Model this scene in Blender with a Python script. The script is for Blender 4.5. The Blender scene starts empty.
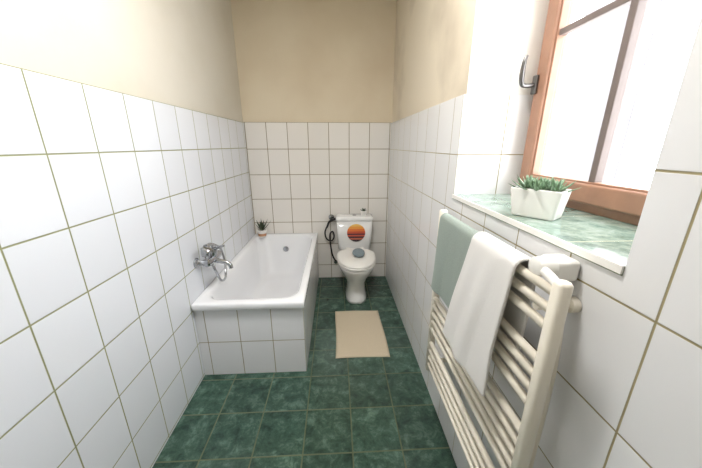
import bpy, math, random
from mathutils import Vector, Matrix
random.seed(3)
C = bpy.context.scene.collection

# ---------------- helpers ----------------
def new_mat(name):
    m = bpy.data.materials.new(name); m.use_nodes = True
    nt = m.node_tree; b = nt.nodes['Principled BSDF']
    return m, nt, b
def lin(c):
    return tuple(((x/255)/12.92 if x/255 <= .04045 else (((x/255)+.055)/1.055)**2.4) for x in c)+(1,)
def simple(name, rgb, rough=.5, metal=0, noise=0, nscale=20, bump=0, bscale=200, coat=0):
    m, nt, b = new_mat(name)
    c = lin(rgb)
    b.inputs['Base Color'].default_value = c
    b.inputs['Roughness'].default_value = rough
    b.inputs['Metallic'].default_value = metal
    b.inputs['Coat Weight'].default_value = coat
    tc = nt.nodes.new('ShaderNodeNewGeometry')
    if noise:
        n = nt.nodes.new('ShaderNodeTexNoise'); n.inputs['Scale'].default_value = nscale
        n.inputs['Detail'].default_value = 4
        nt.links.new(tc.outputs['Position'], n.inputs['Vector'])
        r = nt.nodes.new('ShaderNodeValToRGB')
        r.color_ramp.elements[0].position = .3; r.color_ramp.elements[1].position = .7
        r.color_ramp.elements[0].color = tuple(x*(1-noise) for x in c[:3])+(1,)
        r.color_ramp.elements[1].color = tuple(min(1, x*(1+noise*.5)) for x in c[:3])+(1,)
        nt.links.new(n.outputs['Fac'], r.inputs['Fac']); nt.links.new(r.outputs['Color'], b.inputs['Base Color'])
    if bump:
        n = nt.nodes.new('ShaderNodeTexNoise'); n.inputs['Scale'].default_value = bscale
        n.inputs['Detail'].default_value = 3
        nt.links.new(tc.outputs['Position'], n.inputs['Vector'])
        bp = nt.nodes.new('ShaderNodeBump'); bp.inputs['Strength'].default_value = bump
        bp.inputs['Distance'].default_value = .004
        nt.links.new(n.outputs['Fac'], bp.inputs['Height']); nt.links.new(bp.outputs['Normal'], b.inputs['Normal'])
    return m

def tile_mat(name, x0, y0, z0, w, h, tile, grout, gw=.004, rough=.15, marble=None, floor=False):
    m, nt, b = new_mat(name)
    N = nt.nodes.new; L = nt.links.new
    g = N('ShaderNodeNewGeometry'); sp = N('ShaderNodeSeparateXYZ'); L(g.outputs['Position'], sp.inputs[0])
    sn = N('ShaderNodeSeparateXYZ'); L(g.outputs['True Normal'], sn.inputs[0])
    def M(op, a, c=None, d=None):
        n = N('ShaderNodeMath'); n.operation = op
        for i, v in enumerate((a, c, d)):
            if v is None: continue
            if isinstance(v, (int, float)): n.inputs[i].default_value = v
            else: L(v, n.inputs[i])
        return n.outputs[0]
    xs = M('DIVIDE', M('SUBTRACT', sp.outputs[0], x0), w)
    if floor:
        us = xs; vs = M('DIVIDE', M('SUBTRACT', sp.outputs[1], y0), h)
    else:
        ys = M('DIVIDE', M('SUBTRACT', sp.outputs[1], y0), w)
        ny = M('GREATER_THAN', M('ABSOLUTE', sn.outputs[1]), .5)
        us = M('ADD', M('MULTIPLY', xs, ny), M('MULTIPLY', ys, M('SUBTRACT', 1, ny)))
        vs = M('DIVIDE', M('SUBTRACT', sp.outputs[2], z0), h)
    def dist(s, size):
        fr = M('FRACT', M('ADD', s, 100.5))
        return M('MULTIPLY', M('ABSOLUTE', M('SUBTRACT', fr, .5)), size)
    du = dist(us, w); dv = dist(vs, h)
    dm = M('MINIMUM', du, dv)
    mr = N('ShaderNodeMapRange'); mr.interpolation_type = 'SMOOTHSTEP'
    mr.inputs['From Min'].default_value = gw*.35; mr.inputs['From Max'].default_value = gw*.75
    L(dm, mr.inputs['Value'])
    cb = N('ShaderNodeCombineXYZ'); L(M('FLOOR', M('ADD', us, 100)), cb.inputs[0]); L(M('FLOOR', M('ADD', vs, 100)), cb.inputs[1])
    wn = N('ShaderNodeTexWhiteNoise'); L(cb.outputs[0], wn.inputs['Vector'])
    tc = N('ShaderNodeMixRGB')
    if marble:
        vm = N('ShaderNodeVectorMath'); vm.operation = 'MULTIPLY_ADD'
        L(wn.outputs['Color'], vm.inputs[0]); vm.inputs[1].default_value = (9, 9, 9); L(g.outputs['Position'], vm.inputs[2])
        n1 = N('ShaderNodeTexNoise'); n1.inputs['Scale'].default_value = 15; n1.inputs['Detail'].default_value = 10
        n1.inputs['Roughness'].default_value = .75; n1.inputs['Distortion'].default_value = .3
        L(vm.outputs[0], n1.inputs['Vector'])
        r = N('ShaderNodeValToRGB'); e = r.color_ramp.elements
        e[0].position = .34; e[0].color = lin(marble[0]); e[1].position = .72; e[1].color = lin(marble[2])
        k = e.new(.52); k.color = lin(marble[1])
        L(n1.outputs['Fac'], r.inputs['Fac'])
        L(r.outputs['Color'], tc.inputs[1]); tc.blend_type = 'MULTIPLY'; tc.inputs[0].default_value = 1
        vr = N('ShaderNodeMapRange'); vr.inputs['To Min'].default_value = .78; vr.inputs['To Max'].default_value = 1.12
        L(wn.outputs['Value'], vr.inputs['Value']); L(vr.outputs[0], tc.inputs[2])
    else:
        tc.inputs[1].default_value = lin(tile)
        tc.inputs[2].default_value = tuple(x*.95 for x in lin(tile)[:3])+(1,)
        L(wn.outputs['Value'], tc.inputs[0])
    mx = N('ShaderNodeMixRGB'); L(mr.outputs[0], mx.inputs[0]); L(tc.outputs[0], mx.inputs[2])
    gn = N('ShaderNodeTexNoise'); gn.inputs['Scale'].default_value = 6; L(g.outputs['Position'], gn.inputs['Vector'])
    gr = N('ShaderNodeMixRGB'); gr.inputs[1].default_value = lin(grout); gr.inputs[2].default_value = tuple(x*.7 for x in lin(grout)[:3])+(1,)
    L(gn.outputs['Fac'], gr.inputs[0]); L(gr.outputs[0], mx.inputs[1])
    L(mx.outputs[0], b.inputs['Base Color'])
    rr = N('ShaderNodeMapRange'); rr.inputs['To Min'].default_value = .8; rr.inputs['To Max'].default_value = rough
    L(mr.outputs[0], rr.inputs['Value']); L(rr.outputs[0], b.inputs['Roughness'])
    bp = N('ShaderNodeBump'); bp.inputs['Distance'].default_value = .002; bp.inputs['Strength'].default_value = .6
    wob = N('ShaderNodeTexNoise'); wob.inputs['Scale'].default_value = 5; L(g.outputs['Position'], wob.inputs['Vector'])
    L(M('ADD', mr.outputs[0], M('MULTIPLY', wob.outputs['Fac'], .8)), bp.inputs['Height'])
    L(bp.outputs['Normal'], b.inputs['Normal'])
    return m

def mesh_obj(name, verts, faces, mats, parent=None, smooth=False, fm=None):
    me = bpy.data.meshes.new(name); me.from_pydata([tuple(v) for v in verts], [], faces)
    if not isinstance(mats, (list, tuple)): mats = [mats]
    for m in mats: me.materials.append(m)
    for i, p in enumerate(me.polygons):
        p.use_smooth = smooth
        if fm: p.material_index = fm[i]
    me.update()
    o = bpy.data.objects.new(name, me); C.objects.link(o)
    if parent: o.parent = parent
    return o
def empty(name):
    o = bpy.data.objects.new(name, None); C.objects.link(o); o.empty_display_size = .05; return o
def boxes(name, bl, mats, parent=None, bevel=0):
    V = []; F = []; FM = []
    for b in bl:
        x0, x1, y0, y1, z0, z1 = b[:6]; mi = b[6] if len(b) > 6 else 0
        k = len(V)
        V += [(x0,y0,z0),(x1,y0,z0),(x1,y1,z0),(x0,y1,z0),(x0,y0,z1),(x1,y0,z1),(x1,y1,z1),(x0,y1,z1)]
        F += [tuple(k+i for i in f) for f in ((3,2,1,0),(4,5,6,7),(0,1,5,4),(1,2,6,5),(2,3,7,6),(3,0,4,7))]
        FM += [mi]*6
    o = mesh_obj(name, V, F, mats, parent, False, FM)
    if bevel:
        md = o.modifiers.new('b', 'BEVEL'); md.width = bevel; md.segments = 3
    return o
def loft(name, rings, mat, parent=None, cap0=True, cap1=True, smooth=True):
    n = len(rings[0]); V = [p for r in rings for p in r]; F = []
    for i in range(len(rings)-1):
        for j in range(n):
            F.append((i*n+j, i*n+(j+1) % n, (i+1)*n+(j+1) % n, (i+1)*n+j))
    if cap0: F.append(tuple(range(n-1, -1, -1)))
    if cap1: F.append(tuple((len(rings)-1)*n+j for j in range(n)))
    return mesh_obj(name, V, F, mat, parent, smooth)
def sring(cx, cy, z, hx, hyf, hyb=None, n=2.0, N=64):
    if hyb is None: hyb = hyf
    R = []
    for i in range(N):
        a = 2*math.pi*(i+.5)/N; c, s = math.cos(a), math.sin(a)
        x = math.copysign(abs(c)**(2/n), c); y = math.copysign(abs(s)**(2/n), s)
        R.append((cx+hx*x, cy+(hyb if y > 0 else hyf)*y, z))
    return R
def rrect(cx, cy, z, hx, hy, r, K=12, E=6):
    r = min(r, hx-.0005, hy-.0005); R = []
    cs = [(hx-r, hy-r, 0), (-hx+r, hy-r, 90), (-hx+r, -hy+r, 180), (hx-r, -hy+r, 270)]
    for q in range(4):
        ax, ay, a0 = cs[q]
        for i in range(K):
            a = math.radians(a0+90*i/(K-1)); R.append((cx+ax+r*math.cos(a), cy+ay+r*math.sin(a), z))
        p = R[-1]; bx_, by_, b0 = cs[(q+1) % 4]; a = math.radians(b0)
        nx_ = (cx+bx_+r*math.cos(a), cy+by_+r*math.sin(a), z)
        for i in range(1, E+1):
            t = i/(E+1); R.append((p[0]+(nx_[0]-p[0])*t, p[1]+(nx_[1]-p[1])*t, z))
    return R
def catmull(P, k=8):
    P = [Vector(p) for p in P]; Q = [P[0]*2-P[1]]+P+[P[-1]*2-P[-2]]; out = []
    for i in range(1, len(Q)-2):
        a, b, c, d = Q[i-1:i+3]
        for j in range(k):
            t = j/k
            out.append(.5*((2*b)+(c-a)*t+(2*a-5*b+4*c-d)*t*t+(3*b-a-3*c+d)*t**3))
    out.append(P[-1]); return out
def tube(name, P, r, mat, parent=None, smoothpath=True, N=14, k=8):
    pts = catmull(P, k) if smoothpath and len(P) > 2 else [Vector(p) for p in P]
    n = len(pts); rr = r if isinstance(r, (list, tuple)) else None
    rings = []; up = None
    for i, p in enumerate(pts):
        t = (pts[min(i+1, n-1)]-pts[max(i-1, 0)]).normalized()
        if up is None:
            up = t.orthogonal().normalized()
        up = (up-t*up.dot(t)).normalized(); s = t.cross(up)
        if rr:
            u = i/(n-1)*(len(rr)-1); a = int(min(u, len(rr)-2)); rad = rr[a]+(rr[a+1]-rr[a])*(u-a)
        else: rad = r
        rings.append([p+(up*math.cos(2*math.pi*j/N)+s*math.sin(2*math.pi*j/N))*rad for j in range(N)])
    o = loft(name, rings, mat, parent)
    for pl in o.data.polygons:
        if len(pl.vertices) > 4: pl.use_smooth = False
    return o
def revolve(name, c, axis, prof, mat, parent=None, N=28):
    ax = Vector(axis).normalized(); u = ax.orthogonal().normalized(); v = ax.cross(u); c = Vector(c)
    rings = [[c+ax*t+(u*math.cos(2*math.pi*j/N)+v*math.sin(2*math.pi*j/N))*r for j in range(N)] for t, r in prof]
    o = loft(name, rings, mat, parent, smooth=True)
    md = o.modifiers.new('e', 'EDGE_SPLIT'); md.split_angle = math.radians(40)
    return o

# ---------------- materials ----------------
M_tl = tile_mat('tile_white_left', 0, .95, 1.635, .2, .2315, (230,233,238), (156,158,116), .0046)
M_tb = tile_mat('tile_white_back', -.87, 0, 1.640, .2, .2475, (240,236,229), (158,142,110), .0056)
M_tr = tile_mat('tile_white_right', .54, .40, 1.637, .2, .248, (236,236,236), (166,154,116), .0038)
M_tt = tile_mat('tile_white_tub', -.215, 1.57, 0, .2, .25, (238,238,240), (170,156,124), .004)
M_fl = tile_mat('tile_green_floor', .06, 1.03, 0, .243, .248, None, (96,108,76), .0056, .22, marble=((36,56,48),(62,90,77),(116,144,127)), floor=True)
M_sill = tile_mat('tile_green_sill', .54, .62, 0, .31, .248, None, (160,165,140), .004, .12, marble=((96,120,108),(140,160,148),(182,194,186)), floor=True)
def paint(name, rgb, stain, pos=(.4,.75)):
    m = simple(name, rgb, .85, noise=0, bump=.15, bscale=60)
    nt = m.node_tree; b = nt.nodes['Principled BSDF']
    g = nt.nodes.new('ShaderNodeNewGeometry'); n = nt.nodes.new('ShaderNodeTexNoise'); n.inputs['Scale'].default_value = 1.6
    n.inputs['Detail'].default_value = 6; nt.links.new(g.outputs['Position'], n.inputs['Vector'])
    r = nt.nodes.new('ShaderNodeValToRGB'); r.color_ramp.elements[0].position = pos[0]; r.color_ramp.elements[1].position = pos[1]
    r.color_ramp.elements[0].color = lin(rgb); r.color_ramp.elements[1].color = lin(stain)
    nt.links.new(n.outputs['Fac'], r.inputs['Fac']); nt.links.new(r.outputs['Color'], b.inputs['Base Color'])
    return m
M_pl = paint('paint_cream', (216,210,196), (206,198,180))
M_pb = paint('paint_tan', (229,216,191), (218,202,175))
M_pr = paint('paint_beige', (227,215,193), (196,183,162), (.5,.72))
M_pw = paint('paint_white', (238,236,230), (230,227,220))
M_cer = simple('ceramic_white', (240,240,238), .08, coat=.5)
M_acr = simple('tub_enamel', (242,243,245), .12, coat=.4)
M_chr = simple('chrome', (180,182,186), .14, 1)
M_cream = simple('radiator_enamel', (238,231,215), .3, noise=.04, nscale=8)
M_wh = simple('white_plastic', (240,238,232), .3)
M_blk = simple('black_rubber', (28,26,26), .4)
M_wood = simple('wood_frame', (158,118,95), .4, noise=.18, nscale=14)
M_soil = simple('soil', (60,45,35), .9, bump=.8)
M_leaf = simple('leaf_green', (132,160,128), .5, noise=.35, nscale=60)
M_leaf2 = simple('leaf_dark', (60,76,48), .5, noise=.4, nscale=60)
M_terra = simple('terracotta', (190,140,104), .8)
M_mat = simple('mat_cotton', (222,207,180), .95, noise=.06, nscale=150, bump=1, bscale=450)
M_tg = simple('towel_sage', (162,174,165), .95, noise=.12, nscale=300, bump=1, bscale=500)
M_tw = simple('towel_white', (242,240,236), .95, bump=1, bscale=500)
M_grey = simple('sponge_grey', (138,152,158), .9, noise=.2, nscale=200, bump=1)
M_metal = simple('handle_metal', (110,108,106), .3, .9)
M_mun = simple('muntin', (110,98,92), .5)

# ---------------- room ----------------
XL, XR, YB, ZT, ZC, YF = -.873, .54, 2.99, 1.635, 2.78, -1.3
boxes('wall_left', [(-1.0, XL, YF, YB+.15, -.02, ZT, 0), (-1.0, XL-.012, YF, YB+.15, ZT, ZC, 1)], [M_tl, M_pl])
boxes('wall_back', [(XL, XR, YB, YB+.15, -.02, ZT+.005, 0), (XL-.012, XR+.012, YB+.012, YB+.15, ZT+.005, ZC, 1)], [M_tb, M_pb])
Y0, Y1, SZ, WT, XO = .475, 1.31, 1.212, 2.45, 1.0
boxes('wall_right', [
    (XR, XO, Y1, YB+.15, -.02, ZT, 0), (XR, XO, YF, Y0, -.02, ZT, 0), (XR, XO, Y0, Y1, -.02, SZ-.02, 0),
    (XR+.012, XO, Y1+.004, YB+.15, ZT, ZC, 1), (XR+.012, XO, YF, Y0-.004, ZT, ZC, 1), (XR+.012, XO, Y0-.004, Y1+.004, WT, ZC, 1),
    (XR+.014, XO, Y1, Y1+.004, ZT, WT, 2), (XR+.014, XO, Y0-.004, Y0, ZT, WT, 2)], [M_tr, M_pr, M_pw])
boxes('wall_front', [(-1.0, XO, YF-.12, YF, -.02, ZC)], [M_pl])
boxes('floor', [(-1.0, XO, YF-.12, YB+.15, -.1, 0)], [M_fl])
boxes('ceiling', [(-1.0, XO, YF-.12, YB+.15, ZC, ZC+.1)], [M_pw])
boxes('window_sill', [(XR-.002, .86, Y0, Y1, SZ-.02, SZ)], [M_sill])
boxes('trim_1', [(XR-.006, XR-.002, Y0, Y1, SZ-.016, SZ+.001)], [M_wh])

# ---------------- window ----------------
win = empty('window_1')
WX0, WX1 = .83, .90
def frame(name, x0, x1, y0, y1, z0, z1, w, mat, bev=.005):
    return boxes(name, [(x0,x1,y0,y0+w,z0,z1),(x0,x1,y1-w,y1,z0,z1),(x0,x1,y0+w,y1-w,z0,z0+w),(x0,x1,y0+w,y1-w,z1-w,z1)], [mat], win, bev)
frame('outer_frame', WX0+.012, WX1, Y0, Y1, SZ, WT, .045, M_wood)
frame('sash', WX0-.01, WX0+.05, Y0+.03, Y1-.03, SZ+.03, WT-.03, .065, M_wood, .008)
frame('sash_bead', WX0+.0, WX0+.03, Y0+.09, Y1-.09, SZ+.09, WT-.09, .012, M_wood, .003)
boxes('muntins', [(WX0+.004, WX0+.034, .905, .930, SZ+.1, WT-.1), (WX0+.006, WX0+.032, Y0+.1, Y1-.1, 1.820, 1.842)], [M_mun], win, .003)
gm, nt, b = new_mat('window_glass')
tr = nt.nodes.new('ShaderNodeBsdfTransparent'); gl = nt.nodes.new('ShaderNodeBsdfGlossy'); gl.inputs['Roughness'].default_value = .02
mx = nt.nodes.new('ShaderNodeMixShader'); mx.inputs[0].default_value = .05
nt.links.new(tr.outputs[0], mx.inputs[1]); nt.links.new(gl.outputs[0], mx.inputs[2])
nt.links.new(mx.outputs[0], nt.nodes['Material Output'].inputs['Surface'])
boxes('glass', [(WX0+.017, WX0+.021, Y0+.09, Y1-.09, SZ+.09, WT-.09)], [gm], win)
hy, hz = 1.268, 1.665
boxes('handle_plate', [(WX0-.022, WX0-.01, hy-.014, hy+.014, hz-.035, hz+.035)], [M_metal], win, .004)
tube('handle_lever', [(WX0-.015, hy, hz), (WX0-.05, hy, hz-.004), (WX0-.070, hy, hz+.002), (WX0-.076, hy, hz+.035), (WX0-.074, hy, hz+.08), (WX0-.068, hy, hz+.105)], [.008,.008,.009,.010,.008,.006], M_metal, win)

# outside building
bld = simple('facade_stone', (92,89,90), .9, noise=.15, nscale=.8)
boxes('neighbour_building', [(7, 9, 9.0, 15, -3, 9.5, 0), (6.8, 9.2, 8.9, 15.2, 9.5, 9.8, 0)], [bld])

# ---------------- bathtub ----------------
tub = empty('bathtub')
tx0, tx1, ty0, ty1 = XL+.0008, -.206, 1.545, YB-.001
cx, cy, hx, hyy = (tx0+tx1)/2, (ty0+ty1)/2, (tx1-tx0)/2, (ty1-ty0)/2
H = .532
def T(z, dx, dy, r, oy=0): return rrect(cx, cy+oy, z, hx-dx, hyy-dy, r)
rings = [T(H-.045,.004,.004,.014), T(H-.038,0,0,.015), T(H-.010,0,0,.015), T(H-.003,.003,.003,.015), T(H,.010,.010,.015),
         T(H-.001,.040,.052,.10), T(H-.004,.047,.060,.11), T(H-.012,.053,.068,.115), T(H-.03,.058,.076,.12), T(H-.12,.070,.10,.13,.0), T(H-.24,.085,.14,.14),
         T(H-.35,.105,.185,.15), T(H-.395,.13,.22,.15), T(H-.415,.17,.27,.14), T(H-.42,.27,.45,.06)]
loft('tub_shell', rings, M_acr, tub, cap0=False)
boxes('tub_panel', [(XL+.001, -.215, 1.57, 1.595, .001, H-.042), (-.235, -.215, 1.595, YB-.001, .001, H-.042)], [M_tt], tub, .003)
revolve('drain', (cx, 1.98, H-.42), (0,0,1), [(0,.032),(.004,.03),(.005,.02)], M_chr, tub)
revolve('overflow', (cx, YB-.113, .39), (0,-1,.15), [(0,.03),(.008,.028),(.01,.01)], M_chr, tub)

# ---------------- faucet ----------------
fa = empty('bath_mixer_tap')
fy, fz, fx = 1.77, .735, XL+.075
for i, dy in enumerate((-.075, .075)):
    revolve('union_%d' % (i+1), (XL+.001, fy+dy, fz), (1,0,0), [(0,.033),(.008,.032),(.016,.02),(.03,.016),(.042,.016),(.047,.021),(.067,.021),(.07,.015),(.076,.014)], M_chr, fa)
revolve('body', (fx, fy-.1, fz), (0,1,0), [(0,.012),(.005,.021),(.03,.024),(.1,.026),(.17,.024),(.195,.021),(.2,.012)], M_chr, fa)
tube('spout', [(fx, fy, fz-.01), (fx+.04, fy, fz-.02), (fx+.08, fy, fz-.03), (fx+.10, fy, fz-.045), (fx+.105, fy, fz-.07)], [.018,.015,.013,.013,.014], M_chr, fa)
revolve('cartridge', (fx, fy, fz+.015), (.2,0,1), [(0,.024),(.035,.026),(.05,.022),(.055,.01)], M_chr, fa)
tube('lever', [(fx+.01, fy, fz+.06), (fx+.045, fy-.01, fz+.078), (fx+.085, fy-.015, fz+.09)], [.012,.009,.007], M_chr, fa)
tube('shower_handle', [(fx-.02, fy+.12, fz+.04), (fx-.015, fy+.03, fz+.085), (fx-.01, fy-.06, fz+.10)], [.011,.012,.014], M_chr, fa)
revolve('shower_head', (fx+.005, fy-.095, fz+.085), (-.5,-.1,.75), [(-.018,.034),(-.012,.037),(.0,.034),(.02,.018),(.03,.012)], M_chr, fa)
tube('cradle', [(fx, fy+.04, fz+.02), (fx-.01, fy+.04, fz+.05), (fx-.015, fy+.04, fz+.08)], .008, M_chr, fa)
tube('hose', [(fx-.02, fy+.12, fz+.04), (fx-.02, fy+.17, fz+.01), (fx+.0, fy+.17, fz-.09), (fx+.02, fy+.10, fz-.175), (fx+.03, fy+.0, fz-.155), (fx+.015, fy-.03, fz-.07), (fx, fy-.03, fz-.02)], .008, M_chr, fa, k=14)

# ---------------- toilet ----------------
to = empty('toilet')
tx = .176
def tr_(cy_, z, hx_, hf, hb, n): return sring(tx, cy_, z, hx_, hf, hb, n, 64)
loft('bowl', [tr_(2.60,.001,.104,.205,.20,2.8), tr_(2.60,.03,.102,.200,.20,2.8), tr_(2.61,.10,.088,.170,.20,2.6), tr_(2.61,.18,.092,.175,.20,2.4),
              tr_(2.60,.25,.125,.225,.21,2.3), tr_(2.59,.32,.160,.285,.22,2.3), tr_(2.58,.37,.176,.315,.24,2.3), tr_(2.58,.392,.178,.320,.25,2.3), tr_(2.58,.398,.170,.31,.24,2.3)], M_cer, to)
boxes('deck', [(tx-.13, tx+.13, 2.72, 2.965, .30, .392)], [M_cer], to, .02)
loft('seat', [tr_(2.575,.399,.176,.318,.155,2.3), tr_(2.575,.405,.184,.326,.16,2.3), tr_(2.575,.417,.184,.326,.16,2.3), tr_(2.575,.42,.178,.32,.155,2.3)], M_wh, to)
loft('lid', [tr_(2.575,.4215,.178,.32,.155,2.3), tr_(2.575,.426,.182,.324,.16,2.3), tr_(2.575,.436,.180,.32,.158,2.3), tr_(2.575,.443,.165,.30,.145,2.3), tr_(2.575,.446,.10,.2,.1,2.2)], M_wh, to)
for i, s in enumerate((-.07, .07)):
    revolve('hinge_%d' % (i+1), (tx+s-.02, 2.745, .43), (1,0,0), [(0,.011),(.04,.011)], M_wh, to)
def tk(z, hx_, hy_, r=.03): return rrect(tx, 2.885, z, hx_, hy_, r)
loft('tank', [tk(.385,.150,.07), tk(.40,.165,.08), tk(.55,.176,.085), tk(.70,.182,.088)], M_cer, to)
loft('tank_lid', [tk(.701,.180,.088), tk(.705,.189,.094), tk(.725,.190,.095), tk(.738,.185,.09), tk(.742,.165,.07)], M_cer, to)
revolve('flush_button', (tx, 2.885, .741), (0,0,1), [(0,.022),(.006,.022),(.009,.018)], M_chr, to)
sm, nt, b = new_mat('sunset_print'); b.inputs['Roughness'].default_value = .4
g = nt.nodes.new('ShaderNodeNewGeometry'); sp = nt.nodes.new('ShaderNodeSeparateXYZ'); nt.links.new(g.outputs['Position'], sp.inputs[0])
mr = nt.nodes.new('ShaderNodeMapRange'); mr.inputs['From Min'].default_value = .488; mr.inputs['From Max'].default_value = .672
nt.links.new(sp.outputs[2], mr.inputs['Value'])
r = nt.nodes.new('ShaderNodeValToRGB'); r.color_ramp.interpolation = 'CONSTANT'; nt.links.new(mr.outputs[0], r.inputs['Fac'])
cols = [(0,(60,50,60)),(.12,(196,110,80)),(.2,(70,50,60)),(.30,(206,96,70)),(.38,(84,50,60)),(.46,(200,84,60)),(.58,(224,120,60)),(.72,(236,160,74)),(.86,(242,194,104))]
e = r.color_ramp.elements; e[0].position = 0; e[0].color = lin(cols[0][1]); e[1].position = cols[1][0]; e[1].color = lin(cols[1][1])
for p, c in cols[2:]:
    k = e.new(p); k.color = lin(c)
nt.links.new(r.outputs['Color'], b.inputs['Base Color'])
revolve('sunset_sticker', (tx+.015, 2.7975, .580), (0,-1,.03), [(-.004,.092),(.003,.092),(.0035,.084)], sm, to, 40)

loft('bath_sponge', [sring(tx+.02, 2.52, .4465+z, .058*r_, .088*r_, n=2.1, N=32) for z, r_ in ((0,.55),(.008,.85),(.02,1),(.034,.95),(.046,.7),(.052,.35))], M_grey)

bh = empty('bidet_sprayer')
bx = -.08
revolve('wall_plate', (bx+.02, YB-.001, .70), (0,-1,0), [(0,.03),(.01,.028),(.012,.012),(.05,.012)], M_chr, bh)
tube('sprayer_handle', [(bx+.10, YB-.05, .695), (bx+.05, YB-.055, .69), (bx+.0, YB-.06, .665), (bx-.03, YB-.06, .60)], [.016,.014,.012,.010], M_blk, bh)
tube('hose', [(bx-.03, YB-.06, .61), (bx-.05, YB-.05, .54), (bx-.03, YB-.045, .47), (bx+.02, YB-.04, .45), (bx+.045, YB-.04, .50), (bx+.03, YB-.035, .55), (bx+.0, YB-.03, .5), (bx+.02, YB-.03, .3), (bx+.06, YB-.02, .2), (bx+.06, YB-.004, .19)], .008, M_blk, bh)
revolve('valve', (bx+.06, YB-.001, .19), (0,-1,0), [(0,.022),(.006,.022),(.008,.012),(.03,.012)], M_chr, bh)

# ---------------- plants ----------------
def leaves(name, specs, mat, parent):
    V = []; F = []
    for base, d, L_, w, curl in specs:
        d = Vector(d).normalized(); side = d.cross(Vector((0,0,1)))
        if side.length < .05: side = Vector((1,0,0))
        side.normalize(); p = Vector(base); S = 6; k = len(V)
        for i in range(S+1):
            t = i/S; ww = w*(.55+1.6*t*(1-t)*1.1)*(1-t**2.5)+.0004
            dd = (d+Vector((0,0,curl*t))).normalized(); nrm = side.cross(dd).normalized()
            V += [p-side*ww, p-nrm*ww*.45, p+side*ww, p+nrm*ww*.2]
            p = p+dd*L_/S
        for i in range(S):
            for j in range(4):
                a = k+i*4+j; b_ = k+i*4+(j+1) % 4
                F.append((a, b_, b_+4, a+4))
        F.append((k+S*4, k+S*4+1, k+S*4+2, k+S*4+3))
    return mesh_obj(name, V, F, mat, parent, True)
def rosette(c, n, L_, w, curl=.5, el0=12):
    out = []
    for i in range(n):
        t = i/n; a = i*2.39996; el = math.radians(el0+(82-el0)*t)
        d = (math.cos(a)*math.cos(el), math.sin(a)*math.cos(el), math.sin(el))
        out.append(((c[0]+d[0]*.004, c[1]+d[1]*.004, c[2]), d, L_*(1-.35*t)*random.uniform(.85, 1.1), w*(1-.3*t), curl))
    return out
pp = empty('potted_succulent')
pp.location = (.635, .872, SZ); pp.rotation_euler = (0, 0, math.radians(36))
def rsq(z, a, c_, r=.009): return rrect(0, 0, z, a, c_, r)
o = loft('pot', [rsq(.001,.036,.058), rsq(.004,.039,.061), rsq(.088,.047,.072), rsq(.090,.045,.070), rsq(.088,.042,.067), rsq(.075,.040,.065)], M_wh, pp, cap1=False)
md = o.modifiers.new('e', 'EDGE_SPLIT'); md.split_angle = math.radians(35)
loft('soil', [rsq(.070,.039,.060), rsq(.078,.040,.063)], M_soil, pp)
sp_ = []
for dx, dy, L_ in ((0,-.038,.070),(.005,.036,.072),(-.018,0,.062),(.018,.0,.068)):
    sp_ += rosette((dx, dy, .078), 26, L_, .0095, .25)
leaves('succulent', sp_, M_leaf, pp)
tp = empty('potted_aloe')
qx, qy = -.765, 2.865; qz = H+.0008
revolve('pot', (qx, qy, qz), (0,0,1), [(0,.034),(.06,.044),(.062,.047),(.076,.047),(.076,.041),(.066,.039)], M_wh, tp)
revolve('soil', (qx, qy, qz+.058), (0,0,1), [(0,.036),(.006,.037)], M_soil, tp)
leaves('aloe_leaves', rosette((qx, qy, qz+.063), 22, .135, .011, .2, 45), M_leaf2, tp)
revolve('pot_band', (qx, qy, qz+.012), (0,0,1), [(0,.0375),(.028,.042)], M_terra, tp)
kp = empty('potted_cactus')
revolve('pot', (tx+.095, 2.88, .743), (0,0,1), [(0,.024),(.045,.029),(.048,.029),(.048,.025),(.04,.024)], M_wh, kp)
revolve('soil', (tx+.095, 2.88, .780), (0,0,1), [(0,.022),(.004,.022)], M_soil, kp)
leaves('cactus_leaves', rosette((tx+.095, 2.88, .783), 18, .05, .007, .4), M_leaf2, kp)

# ---------------- bath mat ----------------
nx, ny = 30, 44; V = []; F = []
x0, x1, y0_, y1_ = -.025, .360, 1.68, 2.28
for j in range(ny+1):
    for i in range(nx+1):
        u, v = i/nx, j/ny
        z = .008+.0015*math.sin(u*9+v*4)+.001*math.sin(v*60)*(1 if (v < .1 or v > .9) else .2)
        if i in (0, nx) or j in (0, ny): z = .003
        V.append((x0+(x1-x0)*u+.004*math.sin(v*5), y0_+(y1_-y0_)*v+.004*math.sin(u*4), z))
for j in range(ny):
    for i in range(nx):
        a = j*(nx+1)+i; F.append((a, a+1, a+nx+2, a+nx+1))
o = mesh_obj('bath_mat', V, F, M_mat, None, True)
md = o.modifiers.new('s', 'SOLIDIFY'); md.thickness = .002; md.offset = -1

# ---------------- towel radiator ----------------
ra = empty('towel_radiator')
RX, RY0, RY1, RZ0, RZ1 = .445, .496, 1.160, .36, 1.172
for i, y in enumerate((RY0, RY1)):
    loft('post_%d' % (i+1), [sring(RX, y, z, .016*s, .015*s, n=3, N=28) for z, s in ((RZ0,.6),(RZ0+.004,1),(RZ1-.006,1),(RZ1,.75))], M_cream, ra)
zs = [1.143,1.103,1.063] + [.975,.935,.895,.855] + [.765,.725,.685,.645,.605] + [.525,.485,.445,.405]
for i, z in enumerate(zs):
    tube('bar_%d' % (i+1), [(RX-.004, RY0, z), (RX-.004, RY1, z)], .0105, M_cream, ra, False)
for i, (y, z) in enumerate(((RY0+.06,1.083),(RY1-.06,1.083),(RY0+.06,.465),(RY1-.06,.465))):
    revolve('bracket_%d' % (i+1), (RX, y, z), (1,0,0), [(-.0,.010),(.075,.010),(.077,.018),(XR-RX-.001,.018)], M_cream, ra)
ky = RY0+.085
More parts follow.
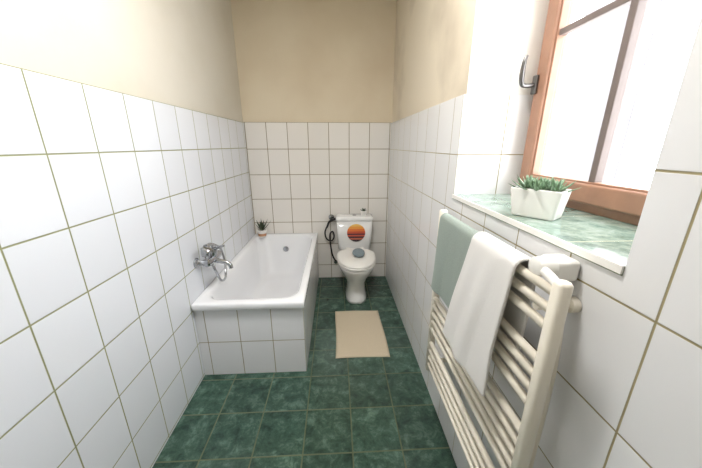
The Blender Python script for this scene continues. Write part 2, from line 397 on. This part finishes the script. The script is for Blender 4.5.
boxes('thermostat_box', [(RX+.035, XR-.001, ky-.02, ky+.04, 1.135, 1.185)], [M_wh], ra, .010)
revolve('thermostat_knob', (RX-.005, ky, 1.168), (1,0,0), [(0,.016),(.004,.022),(.03,.024),(.042,.024),(.048,.018)], M_wh, ra)
tube('valve_body', [(RX, RY0+.002, 1.155), (RX+.005, RY0+.04, 1.163), (RX+.01, ky, 1.168)], .010, M_wh, ra)
tube('supply_pipe', [(RX+.06, ky-.01, 1.14), (RX+.06, RY0+.05, 1.06), (RX+.06, RY0+.035, .9), (RX+.055, RY0+.03, .6), (RX+.04, RY0+.015, .42), (RX+.005, RY0, .39)], .006, M_cream, ra)

def towel(name, y0, y1, zt, zf, zb, r, th, mat, flare=0, seed=0, slack=0):
    prof = []
    n = 26
    for i in range(n+1):
        prof.append((RX-.004+r, zb+(zt-zb)*i/n))
    for i in range(1, 10):
        a = math.pi*i/10; prof.append((RX-.004+r*math.cos(a), zt+r*math.sin(a)))
    for i in range(n+9):
        t = i/(n+8); prof.append((RX-.004-r-slack*t**.7, zt+(zf-zt)*t))
    W = 34; V = []; F = []; m = len(prof)
    for j in range(W+1):
        v = j/W
        for i, (x, z) in enumerate(prof):
            t = max(0, (i-n-9)/(m-n-10))
            wv = (.007*math.sin(v*7+seed)+.005*math.sin(v*15+seed*2+z*6))*(t**.6)
            y = y0+(y1-y0)*v + flare*t*v + .004*math.sin(z*18+seed)*(1 if j in (0, W) else .7)
            V.append((x-max(-.002, wv), y, z-.012*t*v*seed/4))
    for j in range(W):
        for i in range(m-1):
            a = j*m+i; F.append((a, a+m, a+m+1, a+1))
    o = mesh_obj(name, V, F, mat, None, True)
    md = o.modifiers.new('s', 'SOLIDIFY'); md.thickness = th; md.offset = 0
    md = o.modifiers.new('b', 'BEVEL'); md.width = th*.4; md.segments = 2; md.angle_limit = 1.0
    return o
towel('hand_towel', .780, 1.125, 1.146, .84, .93, .0175, .009, M_tg, seed=1, slack=.006)
towel('bath_towel', .605, .825, 1.146, .775, .80, .0285, .009, M_tw, seed=4, flare=.085, slack=.024)

# ---------------- lights ----------------
cl = empty('added_fill_lamp')  # ceiling fixture out of view, added with its disk light as room fill
lm, nt, b = new_mat('fill_lamp_opal'); b.inputs['Emission Color'].default_value = (1,.95,.88,1); b.inputs['Emission Strength'].default_value = 3; b.inputs['Base Color'].default_value = (.9,.9,.88,1)
revolve('fill_lamp_base', (-.1, .9, ZC), (0,0,-1), [(0,.16),(.02,.16)], M_wh, cl, 40)
revolve('fill_lamp_shade', (-.1, .9, ZC-.02), (0,0,-1), [(0,.15),(.03,.145),(.06,.11),(.075,.04)], lm, cl, 40)
L = bpy.data.lights.new('fill_light', 'AREA'); L.shape = 'DISK'; L.size = .35; L.energy = 27; L.color = (1,.98,.97)
lo = bpy.data.objects.new('fill_light', L); C.objects.link(lo); lo.location = (-.1,.9,ZC-.11); lo.parent = cl

w = bpy.data.worlds.new('sky'); bpy.context.scene.world = w; w.use_nodes = True
bg = w.node_tree.nodes['Background']; bg.inputs[0].default_value = (.91,.95,1,1); bg.inputs[1].default_value = 10
sc = bpy.context.scene
sc.view_settings.view_transform = 'Standard'
sc.view_settings.exposure = .10

cam = bpy.data.cameras.new('camera'); cam.lens = 14.82; cam.sensor_width = 36; cam.clip_start = .02
co = bpy.data.objects.new('camera', cam); C.objects.link(co); co.location = (0,0,1.43)
co.rotation_euler = (math.radians(90-17.1), 0, math.radians(-2.84))
sc.camera = co
